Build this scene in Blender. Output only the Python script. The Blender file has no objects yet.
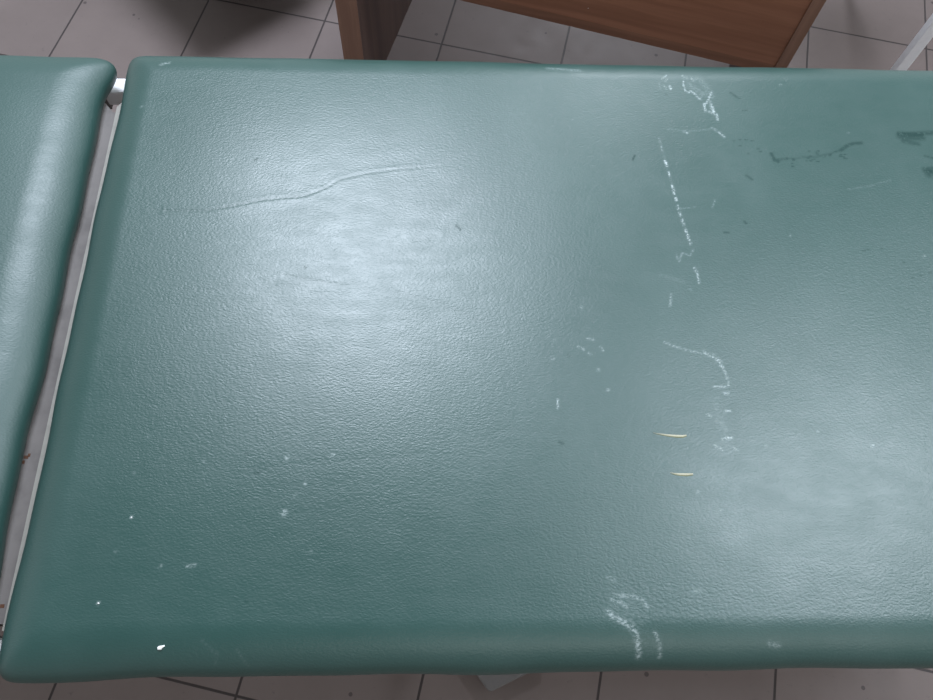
import bpy, bmesh, math, random
import numpy as np
from mathutils import Vector, Matrix
random.seed(4); rng = np.random.default_rng(4)
C = bpy.context.scene.collection
sc = bpy.context.scene
sc.view_settings.view_transform = 'Standard'
sc.view_settings.look = 'None'
R = math.radians

# ------------------------------------------------------------------ camera
RW = np.array([[0.999240617314654, -0.004125664122968331, -0.03874490423492839],
               [-0.0113999240825218, 0.9199109855320029, -0.39196150375828],
               [0.03725896455273631, 0.39210554394586655, 0.9191653887997383]])
F, H = 739.682, 1.39054
cam_d = bpy.data.cameras.new('camera'); cam = bpy.data.objects.new('camera', cam_d); C.objects.link(cam)
M = Matrix(RW.tolist()).to_4x4(); M.translation = (0, 0, H); cam.matrix_world = M
cam_d.sensor_fit = 'HORIZONTAL'; cam_d.sensor_width = 36; cam_d.lens = 36 * F / 933; cam_d.clip_start = .02
sc.camera = cam

def at(px, py, z):
    """measurement on the photograph -> point on the horizontal plane at height z (metres)"""
    d = RW @ np.array([px - 466.5, -(py - 350), -F])
    t = (z - H) / d[2]
    return np.array([d[0] * t, d[1] * t])

# ------------------------------------------------------------------ helpers
def link(name, bm, mat, parent=None, smooth=False):
    me = bpy.data.meshes.new(name)
    bmesh.ops.recalc_face_normals(bm, faces=bm.faces)
    bm.to_mesh(me); bm.free()
    o = bpy.data.objects.new(name, me); C.objects.link(o)
    if mat: me.materials.append(mat)
    if parent: o.parent = parent
    if smooth:
        for p in me.polygons: p.use_smooth = True
    return o
def thing(name, label, cat, loc=(0, 0, 0), rz=0, group=None):
    o = bpy.data.objects.new(name, None); C.objects.link(o)
    o.location = loc; o.rotation_euler.z = rz; o.empty_display_size = .1
    return tag(o, label, cat, group)
def tag(o, label, cat, group=None):
    o['label'] = label; o['category'] = cat
    if group: o['group'] = group
    return o
def add_box(bm, x0, x1, y0, y1, z0, z1, bev=0.0, seg=2):
    r = bmesh.ops.create_cube(bm, size=1)
    bmesh.ops.scale(bm, vec=(x1 - x0, y1 - y0, z1 - z0), verts=r['verts'])
    bmesh.ops.translate(bm, vec=((x0 + x1) / 2, (y0 + y1) / 2, (z0 + z1) / 2), verts=r['verts'])
    if bev:
        ed = list({e for v in r['verts'] for e in v.link_edges})
        bmesh.ops.bevel(bm, geom=ed, offset=bev, segments=seg, affect='EDGES', profile=.5)
def box(name, mat, parent, *a, **k):
    bm = bmesh.new(); add_box(bm, *a, **k); return link(name, bm, mat, parent)
def add_cyl(bm, x, y, z0, z1, r0, r1=None, seg=24):
    r1 = r0 if r1 is None else r1
    q = bmesh.ops.create_cone(bm, segments=seg, radius1=r0, radius2=r1, depth=z1 - z0, cap_ends=True)
    bmesh.ops.translate(bm, vec=(x, y, (z0 + z1) / 2), verts=q['verts'])
def add_prism(bm, poly, z0, z1):
    a = [bm.verts.new((x, y, z0)) for x, y in poly]; b = [bm.verts.new((x, y, z1)) for x, y in poly]
    n = len(poly); bm.faces.new(a[::-1]); bm.faces.new(b)
    for i in range(n): bm.faces.new((a[i], a[(i + 1) % n], b[(i + 1) % n], b[i]))

class NT:
    def __init__(s, name):
        s.m = bpy.data.materials.new(name); s.m.use_nodes = True; s.t = s.m.node_tree
        s.b = s.t.nodes['Principled BSDF']
    def n(s, typ, **k):
        q = s.t.nodes.new(typ)
        for a, v in k.items(): setattr(q, a, v)
        return q
    def l(s, a, b): s.t.links.new(a, b)
    def put(s, sock, v):
        if hasattr(v, 'is_output') or isinstance(v, bpy.types.NodeSocket): s.l(v, sock)
        elif v is not None: sock.default_value = v
    def math(s, op, a, b=None, c=None, clamp=False):
        q = s.n('ShaderNodeMath', operation=op, use_clamp=clamp)
        s.put(q.inputs[0], a); s.put(q.inputs[1], b)
        if c is not None: s.put(q.inputs[2], c)
        return q.outputs[0]
    def mix(s, f, a, b, typ='MIX'):
        q = s.n('ShaderNodeMix', data_type='RGBA', blend_type=typ)
        s.put(q.inputs[0], f); s.put(q.inputs[6], a); s.put(q.inputs[7], b)
        return q.outputs[2]
    def noise(s, vec, scale, detail=3, rough=.5):
        q = s.n('ShaderNodeTexNoise'); s.l(vec, q.inputs['Vector'])
        q.inputs['Scale'].default_value = scale; q.inputs['Detail'].default_value = detail; q.inputs['Roughness'].default_value = rough
        return q.outputs['Fac']
    def mapping(s, vec, scale=(1, 1, 1), loc=(0, 0, 0), rot=(0, 0, 0)):
        q = s.n('ShaderNodeMapping'); s.l(vec, q.inputs[0])
        q.inputs['Scale'].default_value = scale; q.inputs['Location'].default_value = loc; q.inputs['Rotation'].default_value = rot
        return q.outputs[0]
    def ramp(s, fac, a, b):
        q = s.n('ShaderNodeMapRange', clamp=True, interpolation_type='SMOOTHSTEP'); s.put(q.inputs[0], fac)
        q.inputs[1].default_value = a; q.inputs[2].default_value = b
        return q.outputs[0]
    def obj(s): return s.n('ShaderNodeTexCoord').outputs['Object']
    def set(s, col=None, rough=None, spec=None, metal=None, normal=None):
        for k, v in (('Base Color', col), ('Roughness', rough), ('Specular IOR Level', spec), ('Metallic', metal), ('Normal', normal)):
            if v is not None: s.put(s.b.inputs[k], v)
        return s.m
    def bump(s, h, strength=1, dist=.001, normal=None):
        q = s.n('ShaderNodeBump'); q.inputs['Strength'].default_value = strength; q.inputs['Distance'].default_value = dist
        s.l(h, q.inputs['Height'])
        if normal is not None: s.l(normal, q.inputs['Normal'])
        return q.outputs[0]

# ------------------------------------------------------------------ materials
def vinyl(marks=True):
    t = NT('green_vinyl'); o = t.obj()
    wob = t.n('ShaderNodeTexNoise'); t.l(o, wob.inputs['Vector']); wob.inputs['Scale'].default_value = 90; wob.inputs['Detail'].default_value = 2
    vm = t.n('ShaderNodeVectorMath', operation='MULTIPLY_ADD'); t.l(wob.outputs['Color'], vm.inputs[0])
    vm.inputs[1].default_value = (.006, .006, 0); t.l(o, vm.inputs[2])
    v1 = t.n('ShaderNodeTexVoronoi', feature='SMOOTH_F1'); t.l(t.mapping(vm.outputs[0], (340, 600, 400)), v1.inputs['Vector']); v1.inputs['Scale'].default_value = 1
    v1.inputs['Smoothness'].default_value = .4
    ridges = t.noise(t.mapping(vm.outputs[0], (220, 560, 300)), 1, 4, .6)
    h = t.math('ADD', t.math('MULTIPLY', v1.outputs['Distance'], -1.0), t.math('MULTIPLY', ridges, 1.1))
    patch = t.ramp(t.noise(o, 9, 2), .35, .7)
    col = t.mix(t.noise(o, 6, 3), (.0155, .058, .050, 1), (.020, .070, .060, 1))
    rough = t.math('MULTIPLY_ADD', t.noise(t.mapping(o, (30, 60, 30)), 1, 4), .12, GLOSS if marks else GLOSS + .08)
    if marks:
        a = t.n('ShaderNodeAttribute', attribute_name='marks')
        sep = t.n('ShaderNodeSeparateColor'); t.l(a.outputs['Color'], sep.inputs[0])
        white, dark, crease_shade = sep.outputs[0], sep.outputs[1], sep.outputs[2]
        brk = t.ramp(t.noise(t.mapping(o, (300, 520, 300)), 1, 3, .7), .40, .62)
        wf = t.math('MULTIPLY', white, t.math('MULTIPLY_ADD', brk, .92, .08), clamp=True)
        df = t.math('MULTIPLY', dark, t.math('MULTIPLY_ADD', t.ramp(t.noise(o, 260, 3, .6), .33, .5), .6, .4), clamp=True)
        haze = t.math('MULTIPLY', t.ramp(t.noise(t.mapping(o, (7, 4, 5)), 1, 5, .6), .45, .8), .03)
        col = t.mix(haze, col, (.42, .5, .5, 1))
        col = t.mix(wf, col, (.50, .58, .58, 1))
        col = t.mix(t.math('MULTIPLY', df, .8), col, (.006, .032, .028, 1))
        col = t.mix(t.math('MULTIPLY', crease_shade, .22), col, (.008, .03, .026, 1))  # painted shade along the crease lines
        rough = t.math('ADD', rough, t.math('MULTIPLY', wf, .25))
        spec = t.math('MULTIPLY_ADD', df, -.5, .85)
        t.put(t.b.inputs['Specular IOR Level'], spec)
    t.set(col, rough, None if marks else .85, normal=t.bump(h, t_strength(), .00052))
    return t.m
GLOSS = .335
def t_strength(): return .24

def floor_mat():
    t = NT('floor_tiles'); o = t.obj()
    s = t.n('ShaderNodeSeparateXYZ'); t.l(o, s.inputs[0])
    u = t.math('DIVIDE', t.math('ADD', s.outputs[0], .6188), .3); v = t.math('DIVIDE', t.math('ADD', s.outputs[1], .1197), .3)
    def edge(q):
        f = t.math('FRACT', q); return t.math('MINIMUM', f, t.math('SUBTRACT', 1.0, f))
    d = t.math('MINIMUM', edge(u), edge(v))
    grout = t.math('SUBTRACT', 1.0, t.ramp(d, .0055, .0090))
    cell = t.n('ShaderNodeCombineXYZ'); t.l(t.math('FLOOR', u), cell.inputs[0]); t.l(t.math('FLOOR', v), cell.inputs[1])
    wn = t.n('ShaderNodeTexWhiteNoise'); t.l(cell.outputs[0], wn.inputs['Vector'])
    base = t.mix(t.noise(o, 14, 5, .6), (.178, .141, .130, 1), (.222, .180, .167, 1))
    base = t.mix(t.math('MULTIPLY', wn.outputs['Value'], .16), base, (.16, .135, .132, 1))
    dirt = t.ramp(t.noise(o, 55, 6, .75), .59, .76)
    base = t.mix(t.math('MULTIPLY', dirt, .55), base, (.085, .070, .070, 1))
    v1 = t.n('ShaderNodeTexVoronoi'); t.l(o, v1.inputs['Vector']); v1.inputs['Scale'].default_value = 16
    sp = t.math('LESS_THAN', v1.outputs['Distance'], .07)
    base = t.mix(t.math('MULTIPLY', sp, .7), base, (.05, .04, .04, 1))
    base = t.mix(t.math('MULTIPLY', grout, .88), base, (.030, .024, .024, 1))
    hh = t.math('ADD', t.math('MULTIPLY', grout, -1.0), t.math('MULTIPLY', t.noise(o, 8, 2), .4))
    return t.set(base, t.math('MULTIPLY_ADD', t.noise(o, 20, 4), .2, .40), .4, normal=t.bump(hh, .5, .0015))

def wood(axis, c0, c1, c2, rough=.45, specks=()):
    t = NT('brown_laminate'); o = t.obj()
    sc_ = {'x': (1.6, 40, 40), 'z': (40, 40, 1.6), 'y': (40, 1.6, 40)}[axis]
    w = t.noise(o, 3, 2)
    vm = t.n('ShaderNodeVectorMath', operation='ADD'); t.l(o, vm.inputs[0])
    cx = t.n('ShaderNodeCombineXYZ'); t.l(t.math('MULTIPLY', w, .02), cx.inputs[0 if axis == 'z' else 2]); t.l(cx.outputs[0], vm.inputs[1])
    g = t.noise(t.mapping(vm.outputs[0], sc_), 1, 6, .65)
    g2 = t.noise(t.mapping(vm.outputs[0], tuple(q * .35 for q in sc_)), 1, 3, .5)
    col = t.mix(t.ramp(g, .35, .68), c0, c1)
    col = t.mix(t.math('MULTIPLY', t.ramp(g2, .50, .66), .75), col, c2)
    for (x, y, z, r) in specks:
        q = t.n('ShaderNodeVectorMath', operation='DISTANCE'); t.l(o, q.inputs[0]); q.inputs[1].default_value = (x, y, z)
        col = t.mix(t.math('LESS_THAN', q.outputs['Value'], r), col, (.62, .6, .56, 1))
    return t.set(col, rough, .4, normal=t.bump(g, .15, .0006))

def plain(name, col, rough, metal=0, var=.12, scale=60):
    t = NT(name); o = t.obj(); n = t.noise(o, scale, 4, .6)
    c = t.mix(t.math('MULTIPLY', t.ramp(n, .4, .8), var), (*col, 1), tuple(q * .35 for q in col) + (1,))
    return t.set(c, t.math('MULTIPLY_ADD', n, .12, rough), .5, metal, t.bump(n, .1, .0004))

M_vinyl = vinyl(True); M_head = vinyl(False)
M_white = plain('white_enamel', (.86, .86, .87), .35)
M_grey = plain('grey_painted_steel', (.160, .145, .137), .5, 0, .5, 30)
M_cream = plain('cream_lit_edge', (.32, .31, .275), .55, 0, .3, 60)  # light on the angle's flange edge, put into a cream colour
M_base = plain('grey_base_metal', (.19, .18, .178), .5, 0, .25)
M_ply = plain('grey_board', (.10, .10, .10), .7)
M_black = plain('black_plastic', (.018, .018, .02), .5)
M_tear = plain('exposed_lining', (.45, .43, .32), .8, 0, .5, 700)
M_tdark = plain('torn_edge', (.16, .17, .09), .7)
M_chip = plain('white_crumb', (.86, .86, .84), .7)

# ------------------------------------------------------------------ floor
bm = bmesh.new(); bmesh.ops.create_grid(bm, x_segments=1, y_segments=1, size=3.2)
fl = link('floor', bm, floor_mat()); fl.rotation_euler.z = R(-13.25); fl['kind'] = 'structure'

# ------------------------------------------------------------------ treatment couch
couch = thing('treatment_couch', 'green vinyl treatment couch in two padded sections on a white metal frame', 'treatment couch', (0.25, .355, 0))
off = Vector((-0.25, -.355, 0))
ZT = .690          # top of the padding
PTS = []           # (channel, polyline px, width px, strength)
W = lambda pts, w=1.6, s=1.: PTS.append((0, pts, w, s))
D = lambda pts, w=2.5, s=1.: PTS.append((1, pts, w, s * (.76 if w > 2.3 else 1.15)))
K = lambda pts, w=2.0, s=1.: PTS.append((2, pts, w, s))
# --- white scuffs
W([(663,77),(667,74)],1.6,.7); W([(666,80),(668,78)],1.5,.6); W([(670,85),(671.5,88)],2,1); W([(660,82),(661,88)],1.5,.25); W([(664,84),(667,88)],2,.3)
W([(683,74),(684,75)],2,.4); W([(684,80),(684,85),(686,90),(689,92),(691,90),(695,93),(699,97),(701,98)],1.6,.75); W([(698,97),(701,98)],2.4,.7)
W([(692,78),(694,80)],2,.3); W([(686,76),(700,78),(708,88),(712,96)],7,.16); W([(690,84),(704,94)],7,.14)
W([(704.5,103),(705.5,111)],2.0,.95); W([(707,103),(709,98),(712,91)],2,.75); W([(712,105),(714,112)],2.6,.95); W([(709,111),(715,114)],2,.7); W([(717,114),(717.6,120)],2,1); W([(710,100),(712,108)],4,.3)
W([(668,129),(690,131),(712,129),(724,136)],2.5,.08); W([(683,131),(687,133)],2.2,.5); W([(712,128),(716,130)],2.5,.35); W([(719,132),(724,137)],2.4,.6)
W([(659,138),(662,151)],1.4,.3); W([(665,161),(667,166)],2.4,.95); W([(668.5,172),(669.5,176)],1.6,.7)
for a in ([(672,185),(672.6,188)],[(673.5,190),(674,194)],[(675.5,198),(676.5,201)],[(677.5,206),(678,209)],[(679.5,213),(680.5,216)],[(682,220),(683.5,225)],[(685,229),(687,234)],[(687,234),(689,240)],[(689.5,242),(690.5,244)]): W(a,1.9,.9)
W([(660,140),(668,172),(676,200),(684,226),(690,244)],3,.06)
W([(676,255),(679,262),(682,253),(690,256),(693,250)],1.6,.26); W([(694,268),(697,273),(699,283)],1.7,.65); W([(671,295),(670,306)],1.7,.5)
W([(712,208),(715,200)],1.2,.3); W([(678,209),(695,207)],1.4,.2); W([(660,275),(684,282)],4,.06)
W([(664,342),(676,347),(690,351),(704,354),(713,357)],1.4,.42); W([(704,353),(714,356),(720,361)],4,.38); W([(713,357),(718,360),(722,366)],1.8,.8); W([(719,365),(723,367),(727,377),(729,384),(727,387),(714,387)],1.6,.62)
W([(676,347),(680,348)],2,.3); W([(724,393),(729,393)],1.8,.65); W([(725,411),(730,411)],1.8,.65); W([(706,414),(711,416)],1.7,.5); W([(723,438.4),(732,438)],2.0,.85); W([(714,445),(718,448)],1.8,.4); W([(720,448),(723,450)],1.8,.4); W([(733,448),(738,450)],1.8,.4)
W([(715,400),(722,425),(728,450)],11,.07); W([(716,420),(726,428)],4,.16); W([(712,470),(740,505),(735,540)],24,.05)
W([(609,611),(613,617),(620,620),(628,624),(634,629),(638,637),(641,648),(642,656)],4.0,.55); W([(612,616),(620,620),(626,622)],2.2,.4); W([(631,624),(637,634),(639,642)],4.5,.35)
W([(616,595),(632,596),(643,600),(648,607)],2.4,.36); W([(612,599),(620,602),(627,607)],2.4,.32); W([(655,631),(658,636)],2.4,.55); W([(658,636),(662,645),(664,657)],3,.32); W([(608,577),(614,580)],3,.25); W([(694,592),(700,590)],5,.16); W([(773,643),(783,646)],3.5,.35)
W([(620,600),(650,645)],22,.05)
for (x, y, r, s) in [(581,308,2.2,.45),(554,341,1.6,.4),(553,359,1.6,.6),(598,370,3,.3),(608,390,1.9,.55),(287,458,3.2,.5),(333,455,1.8,.95),(331.6,456.4,1.5,.8),(284,513,4.2,.62),(284.5,511,2.6,.5),(305,484,2,.55),(295,496,1.8,.4),(131,517,1.6,.9),(160,566,2,.5),(115,551,1.8,.3),(311,552,1.5,.7),(204,461,1.8,.3),(205,474,1.8,.25),(134,472,2,.3),(161,458,2,.2),(872,446,2.2,1),(818,431,2,.35),(781,84,2,.45),(848,133,2,.3),(141,105,2.4,.35),(698,492,2.5,.3),(720,511,3,.2),(766,446,2,.25),(97,603,1.8,.9),(149,436,2,.2),(790,236,1.6,.3),(923,257,1.8,.7),(690,290,2,.3)]:
    W([(x - .5, y), (x + .5, y)], r, s)
W([(587,339),(594,340)],1.6,.4); W([(578,347),(584,350.5)],1.7,.4); W([(588,353),(591,355)],1.6,.35); W([(600,347),(603,351)],1.6,.35); W([(557.6,400),(557.8,408)],1.7,.8); W([(187,566),(195,565)],2,.45)
W([(847,190),(868,187),(890,181)],1.6,.12); W([(548,65),(560,66),(580,68)],3.5,.4); W([(160,62),(168,60)],3,.5); W([(22,63),(26,66)],2,.3)
W([(200,640),(215,655),(210,665)],1.2,.08); W([(235,650),(245,668)],1.2,.08)
W([(520,110),(530,260),(515,400)],50,.022); W([(740,330),(860,420)],40,.02)
# --- wet and dark spots
D([(731,92),(734,94),(737,96.5)],3,.8); D([(738,97),(741,98.5)],2,.4); D([(743,110),(747,110)],2,.6)
D([(771,154),(774,160),(778,162)],4,1); D([(774,161),(787,159)],3.4,.9); D([(790,159),(800,158.5)],2.6,.45); D([(800,157.5),(815,157.5),(830,154),(842,150)],2.8,.55); D([(840,151),(847,146),(853,144),(861,143.5)],4.2,1)
for i in range(26):
    x = rng.uniform(788, 848); y = 161 - (x - 788) * .1 + rng.normal(0, 3.4); D([(x - rng.uniform(.3, 1.6), y), (x + .8, y)], rng.uniform(1.3, 2.2), .7)
D([(899,134),(910,134.5),(922,134),(940,133)],6,1); D([(900,137),(910,138),(921,138)],9,1); D([(903,142),(917,145)],6,.8)
D([(924,157),(940,161)],3,.8); D([(924,171),(940,170)],7,1); D([(928,175),(940,177)],9,1)
D([(746,176),(752,180)],3,.8); D([(744,222),(746,224)],2,.8); D([(724,233),(729,233)],2,.7)
for q in [(734,141),(740,140),(746,140),(752,141),(758,149),(748,154),(740,146),(760,152),(863,251),(881,249),(903,263),(919,270),(930,273),(912,278),(920,276),(867,250)]: D([(q[0]-1,q[1]),(q[0]+1,q[1])],1.7,.6)
D([(634.5,155.5),(632.6,160)],2,.95); D([(456,226),(459,228),(460.5,231)],1.8,.9); D([(255,161),(258,159.5)],1.9,.95); D([(253,166),(255,163)],1.4,.35); D([(305,267.6),(306,268.4)],1.5,.9); D([(559,442),(563,444)],2.3,.6); D([(255,473),(260,473)],2,.7); D([(245,453),(248,455)],1.8,.4); D([(666,93),(667,94)],2.4,.5); D([(568,354),(569,357)],2,.35); D([(245,600),(246,602)],2,.35)
# --- creases pressed into the padding, their shade also painted into the colour
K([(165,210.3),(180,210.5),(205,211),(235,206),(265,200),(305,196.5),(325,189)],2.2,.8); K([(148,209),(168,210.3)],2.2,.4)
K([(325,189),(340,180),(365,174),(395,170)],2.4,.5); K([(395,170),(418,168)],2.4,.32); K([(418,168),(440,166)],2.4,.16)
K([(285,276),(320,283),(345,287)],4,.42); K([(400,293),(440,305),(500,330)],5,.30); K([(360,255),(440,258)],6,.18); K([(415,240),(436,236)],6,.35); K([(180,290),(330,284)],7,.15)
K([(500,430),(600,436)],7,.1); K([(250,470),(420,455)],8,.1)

def profile(z0, zt, rx, rz, tuck):
    """arc from the flat top over the shoulder, down the side and under: list of (outward, z)"""
    p = [(rx * math.sin(a), zt - rz * (1 - math.cos(a))) for a in np.linspace(0, math.pi / 2, 26)]
    zs = zt - rz
    p += [(rx - tuck * ((k / 8) ** 2), zs - (zs - z0) * k / 8) for k in range(1, 9)]
    p += [(rx - tuck - .012, z0 - .0015)]
    p = np.array(p); s = np.r_[0, np.cumsum(np.hypot(*np.diff(p, axis=0).T))]
    return p, s

def pad(name, x0, x1, y0, y1, mat, res, rough_from=None, rx=.03, rz=.034, z0=.632, zt=ZT, tuck=.012, marks=False, crown=.004, pn=3.2, flare=0., lug=0.):
    p, s = profile(z0, zt, rx, rz, tuck); L = s[-1]
    fx0, fx1, fy0, fy1 = x0 + rx, x1 - rx, y0 + rx, y1 - rx
    def axis(a, b, coarse=None):
        lo = np.linspace(-L, 0, 38)[:-1]; hi = np.linspace(0, L, 38)[1:]
        if coarse: mid = np.r_[np.arange(a, coarse, res), np.linspace(coarse, b, 30)]
        else: mid = np.linspace(a, b, int((b - a) / res))
        return np.r_[a + lo, mid, b + hi]
    gx = axis(fx0, fx1, rough_from); gy = axis(fy0, fy1)
    X, Y = np.meshgrid(gx, gy, indexing='ij')
    ax = np.where(X < fx0, fx0 - X, np.where(X > fx1, X - fx1, 0)); sx = np.where(X < fx0, -1., 1.)
    ay = np.where(Y < fy0, fy0 - Y, np.where(Y > fy1, Y - fy1, 0)); sy = np.where(Y < fy0, -1., 1.)
    rr = np.maximum((ax**pn + ay**pn)**(1 / pn), 1e-9); r = np.minimum(rr, L)
    o = np.interp(r, s, p[:, 0]); Z = np.interp(r, s, p[:, 1])
    PX = np.clip(X, fx0, fx1) + sx * o * ax / rr; PY = np.clip(Y, fy0, fy1) + sy * o * ay / rr
    # soft padding: a slightly crowned top, shallow hollows, wavy sides
    cw = .20 if marks else .12
    cu = np.clip((PX - x0) / cw, 0, 1) * np.clip((x1 - PX) / cw, 0, 1); cv = np.clip((PY - y0) / cw, 0, 1) * np.clip((y1 - PY) / cw, 0, 1)
    top = np.clip((Z - (zt - rz)) / rz, 0, 1)
    Z = Z + top * crown * (np.sin(cu * math.pi / 2) * np.sin(cv * math.pi / 2) - 1)
    und = sum(a * np.sin(PX * kx + PY * ky + ph) for a, kx, ky, ph in ((.0006, 9, 3, 1.), (.00030, -6, 17, 2.2), (.00018, 23, 11, .4), (.00012, 14, -31, 3.), (.00008, 47, 9, 1.7)))
    Z = Z + und * top
    side = np.clip(1 - (Z - z0) / (zt - z0), 0, 1) * np.clip(r / .02, 0, 1)
    wob = .0012 * np.sin(PX * 31 + PY * 27) + .0011 * np.sin(PX * 13 - PY * 17 + 1) + .0007 * np.sin(PX * 53 + PY * 61)
    PX = PX + sx * (ax > 0) * wob * side * 1.3; PY = PY + sy * (ay > 0) * wob * side * .8
    PY = PY - flare * np.exp(-((PX - x0) / .13) ** 2) * np.clip((fy0 - PY) / rx + .3, 0, 1)
    PX = PX + lug * np.exp(-((PY - y1 + .012) / .03) ** 2) * np.clip((PX - x1 + .06) / .06, 0, 1)
    nx, ny = X.shape
    col = np.zeros((nx, ny, 4), np.float32); col[..., 3] = 1
    if marks:
        for ch, pts, w, st in PTS:
            P = np.array([at(x, y, ZT - .001) for x, y in pts])
            wm = w * .00100 * .54
            ex = wm * 2.6 + .001
            i0, i1 = np.searchsorted(gx, [P[:, 0].min() - ex, P[:, 0].max() + ex]); j0, j1 = np.searchsorted(gy, [P[:, 1].min() - ex, P[:, 1].max() + ex])
            if i1 <= i0 or j1 <= j0: continue
            qx, qy = PX[i0:i1, j0:j1], PY[i0:i1, j0:j1]; dm = np.full(qx.shape, 9.)
            for k in range(len(P) - 1):
                d = P[k + 1] - P[k]; t = np.clip(((qx - P[k, 0]) * d[0] + (qy - P[k, 1]) * d[1]) / max(d @ d, 1e-12), 0, 1)
                dm = np.minimum(dm, np.hypot(qx - P[k, 0] - t * d[0], qy - P[k, 1] - t * d[1]))
            v = st * np.exp(-(dm / wm) ** 2 * .9) if ch != 1 else st * np.clip(1.5 - dm / wm, 0, 1)
            c = col[i0:i1, j0:j1, ch]; col[i0:i1, j0:j1, ch] = np.maximum(c, v) if w < 6 else np.minimum(c + v, 1)
            if ch == 2:
                near = np.exp(-(dm / (wm * 1.3)) ** 2); wide = np.exp(-(dm / (wm * 5)) ** 2)
                Z[i0:i1, j0:j1] -= st * (.00052 * near - .00026 * wide)
    co = np.stack([PX + off.x, PY + off.y, Z], -1).reshape(-1, 3).astype(np.float32)
    idx = np.arange(nx * ny).reshape(nx, ny)
    q = np.stack([idx[:-1, :-1], idx[1:, :-1], idx[1:, 1:], idx[:-1, 1:]], -1).reshape(-1, 4)
    me = bpy.data.meshes.new(name); me.vertices.add(len(co)); me.vertices.foreach_set('co', co.ravel())
    me.loops.add(q.size); me.loops.foreach_set('vertex_index', q.ravel().astype(np.int32))
    me.polygons.add(len(q)); me.polygons.foreach_set('loop_start', np.arange(0, q.size, 4, dtype=np.int32))
    me.update(calc_edges=True); me.validate()
    me.polygons.foreach_set('use_smooth', np.ones(len(me.polygons), bool))
    if marks:
        a = me.attributes.new('marks', 'FLOAT_COLOR', 'POINT'); a.data.foreach_set('color', col.ravel())
    me.materials.append(mat)
    ob = bpy.data.objects.new(name, me); C.objects.link(ob); ob.parent = couch
    return ob

main = pad('main_cushion', -.3905, .93, -.0072, .7115, M_vinyl, .00155, rough_from=.70, marks=True, rx=.046, rz=.037, flare=.003, pn=6)
head = pad('head_cushion', -.93, -.4140, -.0075, .7105, M_head, .004, zt=.688, rx=.050, rz=.034, crown=.008, pn=5, lug=.008)
main['label'] = 'long green vinyl cushion with scuffs and damp spots'
head['label'] = 'short green vinyl head cushion left of the gap'
box('base_board', M_ply, main, -.375 + off.x, .915 + off.x, .012 + off.y, .698 + off.y, .625, .6325)
box('base_board', M_ply, head, -.915 + off.x, -.436 + off.x, .012 + off.y, .694 + off.y, .625, .6325)

# white frame rails under the cushions, the grey angle between the sections
for y in (.006, .689):
    box('side_rail', M_white, couch, -.90 + off.x, .90 + off.x, y + off.y, y + .024 + off.y, .597, .623, bev=.003)
bm = bmesh.new()
xs0, xs1 = -.4200 + off.x, -.4000 + off.x
ya, yb = .040 + off.y, .650 + off.y
add_prism(bm, [(xs0, ya), (xs1, ya), (xs1, yb - .012), (xs1 - .006, yb - .011), (xs0, yb + .006)], .638, .6430)
add_prism(bm, [(xs0 - .003, ya), (xs0, ya), (xs0, yb + .006), (xs0 - .003, yb + .004)], .60, .6430)
ang = link('cross_angle', bm, M_grey, couch); ang['label'] = 'grey steel angle bar in the gap between the cushions'
bm = bmesh.new()
add_prism(bm, [(xs1 - .0005, ya - .006), (xs1 + .0058, ya - .006), (xs1 + .0058, yb + .004), (xs1 - .0005, yb - .006)], .60, .6465)
lip = link('cream_lip', bm, M_cream, ang); lip['label'] = 'lit edge of the angle bar, the light painted in as cream'
M_rust = plain('rust', (.10, .045, .025), .9)
for px_, py_, a_ in ((26, 457, .0022), (23, 462, .0014), (29, 455, .0012), (2, 606, .002)):
    q = at(px_, py_, .6435)
    box('rust_spot', M_rust, ang, q[0] - a_ + off.x, q[0] + a_ + off.x, q[1] - .0016 + off.y, q[1] + .0016 + off.y, .6425, .6434)
box('hinge_plate', M_grey, couch, -.452 + off.x, -.4355 + off.x, .688 + off.y, .714 + off.y, .590, .6245, bev=.002)
for x in (-.80, .80):
    for y in (.06, .63):
        box('leg', M_white, couch, x - .016 + off.x, x + .016 + off.x, y - .016 + off.y, y + .016 + off.y, 0, .60, bev=.003)
    box('cross_bar', M_white, couch, x - .012 + off.x, x + .012 + off.x, .03 + off.y, .69 + off.y, .30, .325, bev=.003)
# grey foot plate of the lifting pedal showing below the front edge
bm = bmesh.new()
P0 = np.array([.0890, -.0427]); e1 = np.array([-.60, .80]); e2 = np.array([.917, .40])
def fp(a, b): q = P0 + e1 * a + e2 * b; return (q[0] + off.x, q[1] + off.y)
add_prism(bm, [fp(0, .004), fp(.004, 0), fp(.30, 0), fp(.30, .11), fp(.004, .11), fp(0, .106)][::-1], .012, .026)
bmesh.ops.bevel(bm, geom=bm.edges[:], offset=.002, segments=1, affect='EDGES')
ped = link('foot_pedal', bm, M_base, couch); ped['label'] = 'flat grey metal pedal under the front edge'
bm = bmesh.new()
q = fp(.24, .055); add_box(bm, q[0] - .015, q[0] + .015, q[1] - .015, q[1] + .015, 0, .61)
link('pedal_post', bm, M_base, couch)

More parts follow.
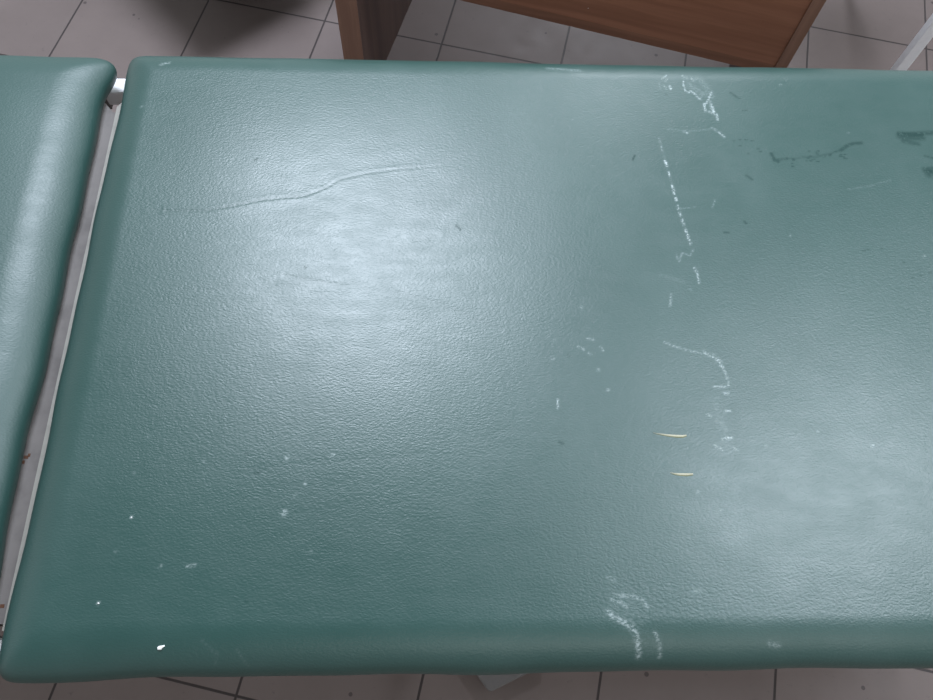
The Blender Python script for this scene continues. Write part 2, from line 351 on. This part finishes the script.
# tears in the vinyl
def tear(pts, w):
    P = [at(x, y, ZT) for x, y in pts]
    def ribbon(width, dz, name, mat, par):
        bm = bmesh.new(); n = len(P) - 1; L_, R_, T_ = [], [], []
        for i, p in enumerate(P):
            d = P[min(i + 1, n)] - P[max(i - 1, 0)]; d = d / np.hypot(*d); nn = np.array([-d[1], d[0]])
            t = i / n; ww = width * (.08 + .92 * math.sin(math.pi * (t ** 1.5) * .86))
            for S, sgn in ((L_, 1), (R_, -1)):
                v = p + nn * sgn * ww; S.append(bm.verts.new((v[0] + off.x, v[1] + off.y, surf(v) + dz)))
            T_.append(bm.verts.new((p[0] + off.x, p[1] + off.y, surf(p) + dz + width * .35)))
        for i in range(n):
            bm.faces.new((L_[i], L_[i + 1], T_[i + 1], T_[i])); bm.faces.new((T_[i], T_[i + 1], R_[i + 1], R_[i]))
        return link(name, bm, mat, par, True)
    o = ribbon(w, .0002, 'tear', M_tear, main); o['label'] = 'small pale yellow tear in the vinyl'
    P = [p + np.array([.0, -.0010]) for p in P]
    e = ribbon(w * .8, .0001, 'torn_edge', M_tdark, o)
from mathutils.bvhtree import BVHTree
nv = len(main.data.vertices); vc = np.empty(nv * 3, np.float32); main.data.vertices.foreach_get('co', vc); vc = vc.reshape(-1, 3)
def surf(p):
    d = (vc[:, 0] - off.x - p[0]) ** 2 + (vc[:, 1] - off.y - p[1]) ** 2 + (vc[:, 2] < .66) * 9
    return float(vc[d.argmin(), 2])
tear([(653,432.5),(660,433.8),(668,435),(676,435.8),(683,436),(686.5,435)], .0011)
tear([(670,472.5),(674,473.4),(680,474.2),(687,474.4),(693,473.8)], .0011)

# crumbs lying on the cushion
def crumb(px, py, l, w, h, rz, label):
    p = at(px, py, ZT); bm = bmesh.new()
    bmesh.ops.create_icosphere(bm, subdivisions=2, radius=1)
    for v in bm.verts:
        v.co *= 1 + random.uniform(-.22, .22); v.co.x *= l / 2; v.co.y *= w / 2 * (1.2 - .4 * (v.co.x > 0)); v.co.z = max(v.co.z, -.55) * h / 1.5
    z0 = min(v.co.z for v in bm.verts)
    for v in bm.verts: v.co.z -= z0
    o = link('crumb', bm, M_chip); o.location = (p[0], p[1], surf(p) - .0001); o.rotation_euler.z = rz
    tag(o, label, 'crumb', 'white crumbs on the couch')
crumb(158, 647, .0066, .0030, .0020, .35, 'largest white crumb, lying near the front edge of the green couch')
crumb(97, 603, .0018, .0013, .0009, .0, 'tiny white crumb near the front left corner of the long cushion')
crumb(131, 517, .0016, .0012, .0009, .6, 'tiny white crumb by the gap, behind the front left corner one')

# ------------------------------------------------------------------ desk behind the couch
A = R(-16.3)
desk = thing('wooden_desk', 'dark brown wooden desk standing behind the couch, back panel towards it', 'desk', (-.1665, 1.2314, 0), A)
WD, DD, TH = .815, .60, .047
ca, sa = math.cos(A), math.sin(A)
def desk_local(px, py):   # where a speck on the front panel sits
    d = RW @ np.array([px - 466.5, -(py - 350), -F]); n = np.array([-sa, ca, 0]); o = np.array([-.1665, 1.2314, 0])
    t = ((o - np.array([0, 0, H])) @ n) / (d @ n); p = np.array([0, 0, H]) + d * t - o
    return (p[0] * ca + p[1] * sa, -p[0] * sa + p[1] * ca, p[2])
sp = [(*desk_local(x, y), r) for x, y, r in ((693,14,.0016),(785,16,.0016),(775,36,.0012),(754,47,.0014),(711,52,.0018),(745,53,.0013),(588,6,.0018),(588,9,.0022),(588,12,.0016),(764,2,.0013),(766,6,.0013))]
W_dark = ((.23, .100, .056, 1), (.32, .145, .084, 1), (.095, .041, .026, 1))
M_front = wood('x', *W_dark, .5, specks=sp)
M_side = wood('z', (.092, .054, .045, 1), (.13, .078, .063, 1), (.065, .038, .032, 1), .5)
M_edge = wood('z', (.23, .125, .085, 1), (.31, .175, .120, 1), (.14, .075, .05, 1), .5)
M_band = wood('x', (.175, .080, .047, 1), (.26, .125, .075, 1), (.055, .026, .018, 1), .5)
M_top = wood('x', *W_dark, .4)
for x0, x1 in ((-TH, 0), (WD, WD + .02)):
    s_ = box('side_panel', M_side, desk, x0, x1, .0015, DD, 0, .725)
    box('edge_band', M_edge, s_, x0, x1, 0, .0015, 0, .725)
fr = box('back_panel', M_front, desk, 0, WD, .002, .020, .350, .725)
bb = box('lower_band', M_band, fr, 0, WD, .0017, .0203, .3495, .370); bb['label'] = 'lighter grained strip along the lower edge'
box('desk_top', M_top, desk, -TH - .01, WD + .03, -.012, DD + .02, .725, .75, bev=.002)

# ------------------------------------------------------------------ white table at the right
tb = thing('side_table', 'white metal table leg rising at the far right behind the couch', 'table', (.980, 1.165, 0), R(-10))
for x in (0, .55):
    for y in (0, .50):
        box('leg', M_white, tb, x, x + .022, y, y + .022, 0, .70, bev=.0015)
box('table_top', M_white, tb, -.02, .59, -.02, .54, .70, .72, bev=.003)

# ------------------------------------------------------------------ added stool out of view, shaped to cast the shadow on the tiles
st = thing('shadow_stool', 'unseen low black stool, added left of the desk to shade the tiles', 'stool', (-.515, 1.700, 0), R(38.5))
bm = bmesh.new(); add_box(bm, -.25, .25, -.25, .25, .22, .38, bev=.028, seg=4); link('seat', bm, M_black, st)
bm = bmesh.new(); add_cyl(bm, 0, 0, .03, .222, .03); link('column', bm, M_grey, st, True)
bm = bmesh.new(); add_cyl(bm, 0, 0, 0, .03, .13, .11, 40); link('base', bm, M_black, st)

# ------------------------------------------------------------------ light
def lamp(name, loc, sx, sy, power, col=(1, 1, 1)):
    d = bpy.data.lights.new(name, 'AREA'); d.shape = 'RECTANGLE'; d.size = sx; d.size_y = sy; d.energy = power; d.color = col
    o = bpy.data.objects.new(name, d); C.objects.link(o); o.location = loc
    return o
lamp('ceiling_or_fill_lamp', (-.36, 1.62, 2.8), .90, .60, 80, (.80, .87, 1))
lamp('ceiling_or_fill_lamp', (1.55, .55, 2.8), 1.2, 1.0, 52, (.82, .90, 1))
lamp('ceiling_or_fill_lamp', (1.10, 3.7, 2.8), .60, .60, 60, (.86, .91, 1))  # added fill, lightens the floor under the desk from behind
lamp('ceiling_or_fill_lamp', (1.35, -2.3, 2.8), 3.4, 2.0, 32, (.97, .96, .94))  # added soft fill for the near floor and the desk front
w = bpy.data.worlds.new('room_light'); sc.world = w; w.use_nodes = True; nt = w.node_tree
bg = nt.nodes['Background']; tc = nt.nodes.new('ShaderNodeTexCoord'); sx_ = nt.nodes.new('ShaderNodeSeparateXYZ')
def mrange(sock, a, b, c, d):
    q = nt.nodes.new('ShaderNodeMapRange'); nt.links.new(sock, q.inputs[0])
    for k, v in enumerate((a, b, c, d)): q.inputs[k + 1].default_value = v
    return q.outputs[0]
nt.links.new(tc.outputs['Generated'], sx_.inputs[0])
mu = nt.nodes.new('ShaderNodeMath'); mu.operation = 'MULTIPLY'
nt.links.new(mrange(sx_.outputs[2], .25, 1, .74, .12), mu.inputs[0]); nt.links.new(mrange(sx_.outputs[1], -.8, .3, .5, 1), mu.inputs[1])
bg.inputs[0].default_value = (.93, .97, 1, 1); nt.links.new(mu.outputs[0], bg.inputs[1])
